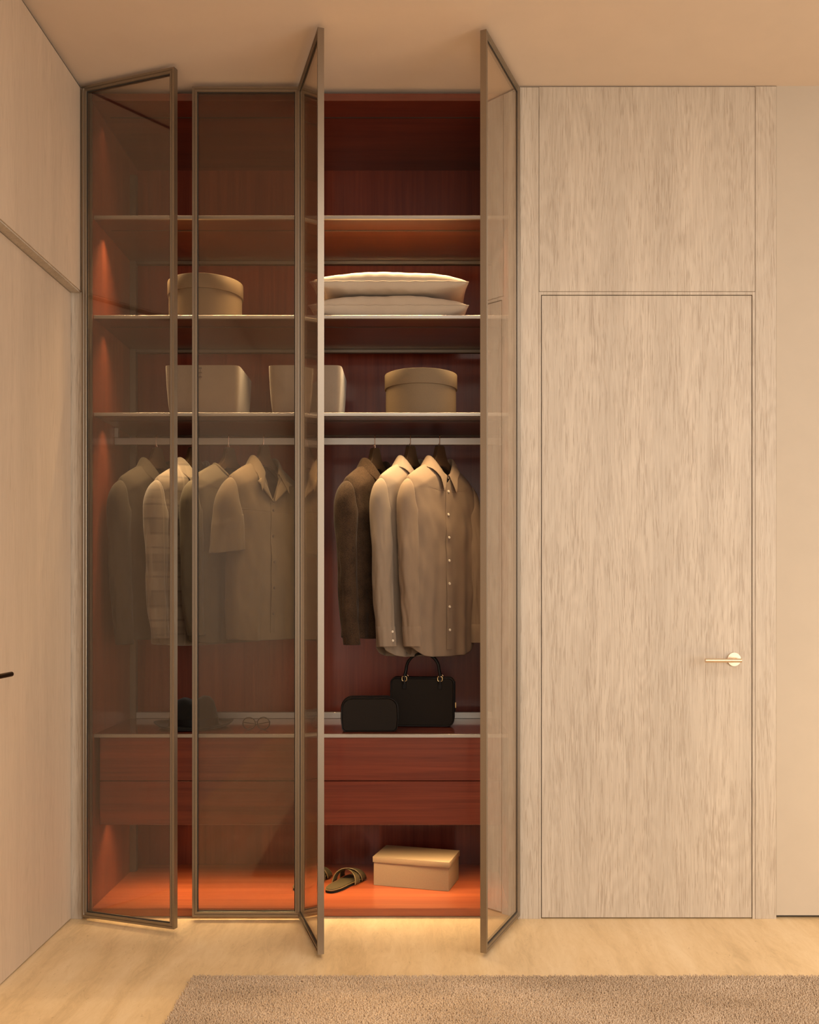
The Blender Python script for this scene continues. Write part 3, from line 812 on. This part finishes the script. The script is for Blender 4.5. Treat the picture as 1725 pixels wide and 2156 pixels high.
def slipper(x, y, rz, mirror, label):
    t = empty('slipper', (x, y, FZ+.0003), rz, label, 'slipper', 'pair of olive slippers on the wardrobe floor')
    def outl(k, n=48, g_=0):
        a = 2*PI*k/n; yy = .128*math.sin(a); w_ = .040+.012*max(0, math.sin(a))-.004*math.exp(-((yy+.01)/.04)**2)
        cx = .006*math.sin(yy*14)*mirror
        c = math.cos(a)
        return (cx+(w_+g_)*shp(.75, c), yy*(1+g_*4))
    pts = [outl(k) for k in range(48)]
    bm = prism(bmesh.new(), pts, 'z', 0, .007, .0015, 2); obj('sole', bm, M['sole'], t, True, False)
    bm = prism(bmesh.new(), [outl(k, 48, -.0015) for k in range(48)], 'z', .007, .0165, .003, 2); obj('footbed', bm, M['olive'], t, True, False)
    q = [(a, b, .0125) for a, b in [outl(k, 48, -.001) for k in range(49)]]
    obj('welt', tube(bmesh.new(), q, .0022, 6, False), M['olive_edge'], t, True, False)
    for y0, y1, hh in ((.005, .075, .056), (.075, .012, .050)):
        P = []; m = 24
        for i in range(m+1):
            u = i/m; a = PI*u
            cx = -.052*math.cos(a)*1.0; cz = .008+hh*math.sin(a)**.8; cy = y0+(y1-y0)*u
            P.append([Vector((cx, cy-.019+.038*j/4, cz-(.010*(j/4)*math.sin(a)))) for j in range(5)])
        bm = bmesh.new(); grid_mesh(bm, P); bmesh.ops.recalc_face_normals(bm, faces=bm.faces[:])
        s_ = obj('strap', bm, M['olive'], t, True, False, 180); solid(s_, .003)
        for j in (0, 4):
            obj('strap_edge', tube(bmesh.new(), [r_[j] for r_ in P], .0019, 6), M['olive_edge'], s_, True, False)
    return t
slipper(-.305, .318, A(-24), 1, 'right olive slipper with crossed straps, left of the shoe box')
slipper(-.452, .350, A(-24), -1, 'left olive slipper, partly behind the open door edge')

# ------------------------------------------------------------------ rug
RX0, RX1, RY0, RY1 = -.7316, 2.6, -3.3, -.563
t = empty('rug', ((RX0+RX1)/2, (RY0+RY1)/2, 0), 0, 'thick beige wool rug on the travertine floor, lower edge of the picture', 'rug')
bxo('rug_backing', RX0+.004, RX1-.004, RY0+.004, RY1-.004, .0008, .006, M['rug'], t, .002, 1)
rs = np.random.RandomState(3)
def tufts(x0, x1, y0, y1, step, hgt, wid):
    xs = np.arange(x0, x1, step); ys = np.arange(y0, y1, step)
    X, Y = np.meshgrid(xs, ys); X = X.ravel(); Y = Y.ravel(); n = len(X)
    X = X+rs.uniform(-.5, .5, n)*step; Y = Y+rs.uniform(-.5, .5, n)*step
    a = rs.uniform(0, 2*PI, n); h = hgt*rs.uniform(.75, 1.1, n); l = rs.uniform(0, .5, n)*hgt; la = rs.uniform(0, 2*PI, n)
    V = np.zeros((n, 4, 3))
    for i in range(3):
        V[:, i, 0] = X+wid*np.cos(a+i*2*PI/3); V[:, i, 1] = Y+wid*np.sin(a+i*2*PI/3); V[:, i, 2] = .004
    V[:, 3, 0] = X+l*np.cos(la); V[:, 3, 1] = Y+l*np.sin(la); V[:, 3, 2] = h
    # round the tip: use a blunt top triangle instead of a point
    T = V[:, :3].copy(); T[:, :, 0] = V[:, 3, 0][:, None]+(V[:, :3, 0]-X[:, None])*.75; T[:, :, 1] = V[:, 3, 1][:, None]+(V[:, :3, 1]-Y[:, None])*.75; T[:, :, 2] = h[:, None]
    VV = np.concatenate([V[:, :3], T], 1).reshape(-1, 3)
    b = (np.arange(n)*6)[:, None]
    F = np.concatenate([b+np.array([[3, 4, 5]])], 0); Q = np.concatenate([b+np.array([[0, 1, 4, 3]]), b+np.array([[1, 2, 5, 4]]), b+np.array([[2, 0, 3, 5]])], 0)
    return VV, F, Q
def stuff_mesh(name, VV, F, Q, mat):
    me = bpy.data.meshes.new(name); me.vertices.add(len(VV)); me.vertices.foreach_set('co', VV.ravel())
    nl = F.size+Q.size; me.loops.add(nl); me.loops.foreach_set('vertex_index', np.concatenate([F.ravel(), Q.ravel()]))
    me.polygons.add(len(F)+len(Q))
    ls = np.concatenate([np.arange(len(F))*3, len(F)*3+np.arange(len(Q))*4]); me.polygons.foreach_set('loop_start', ls)
    me.update(calc_edges=True); me.materials.append(mat); return me
V1, F1, Q1 = tufts(RX0+.004, 1.75, -1.05, RY1-.003, .0043, .0145, .0026)
me = stuff_mesh('pile', V1, F1, Q1, M['rug']); o = link(bpy.data.objects.new('pile', me), t, True); o['kind'] = 'stuff'
V1, F1, Q1 = tufts(RX0+.004, RX1, RY0+.004, -1.05, .011, .0145, .0065)
me = stuff_mesh('pile', V1, F1, Q1, M['rug']); o = link(bpy.data.objects.new('pile', me), t, True); o['kind'] = 'stuff'
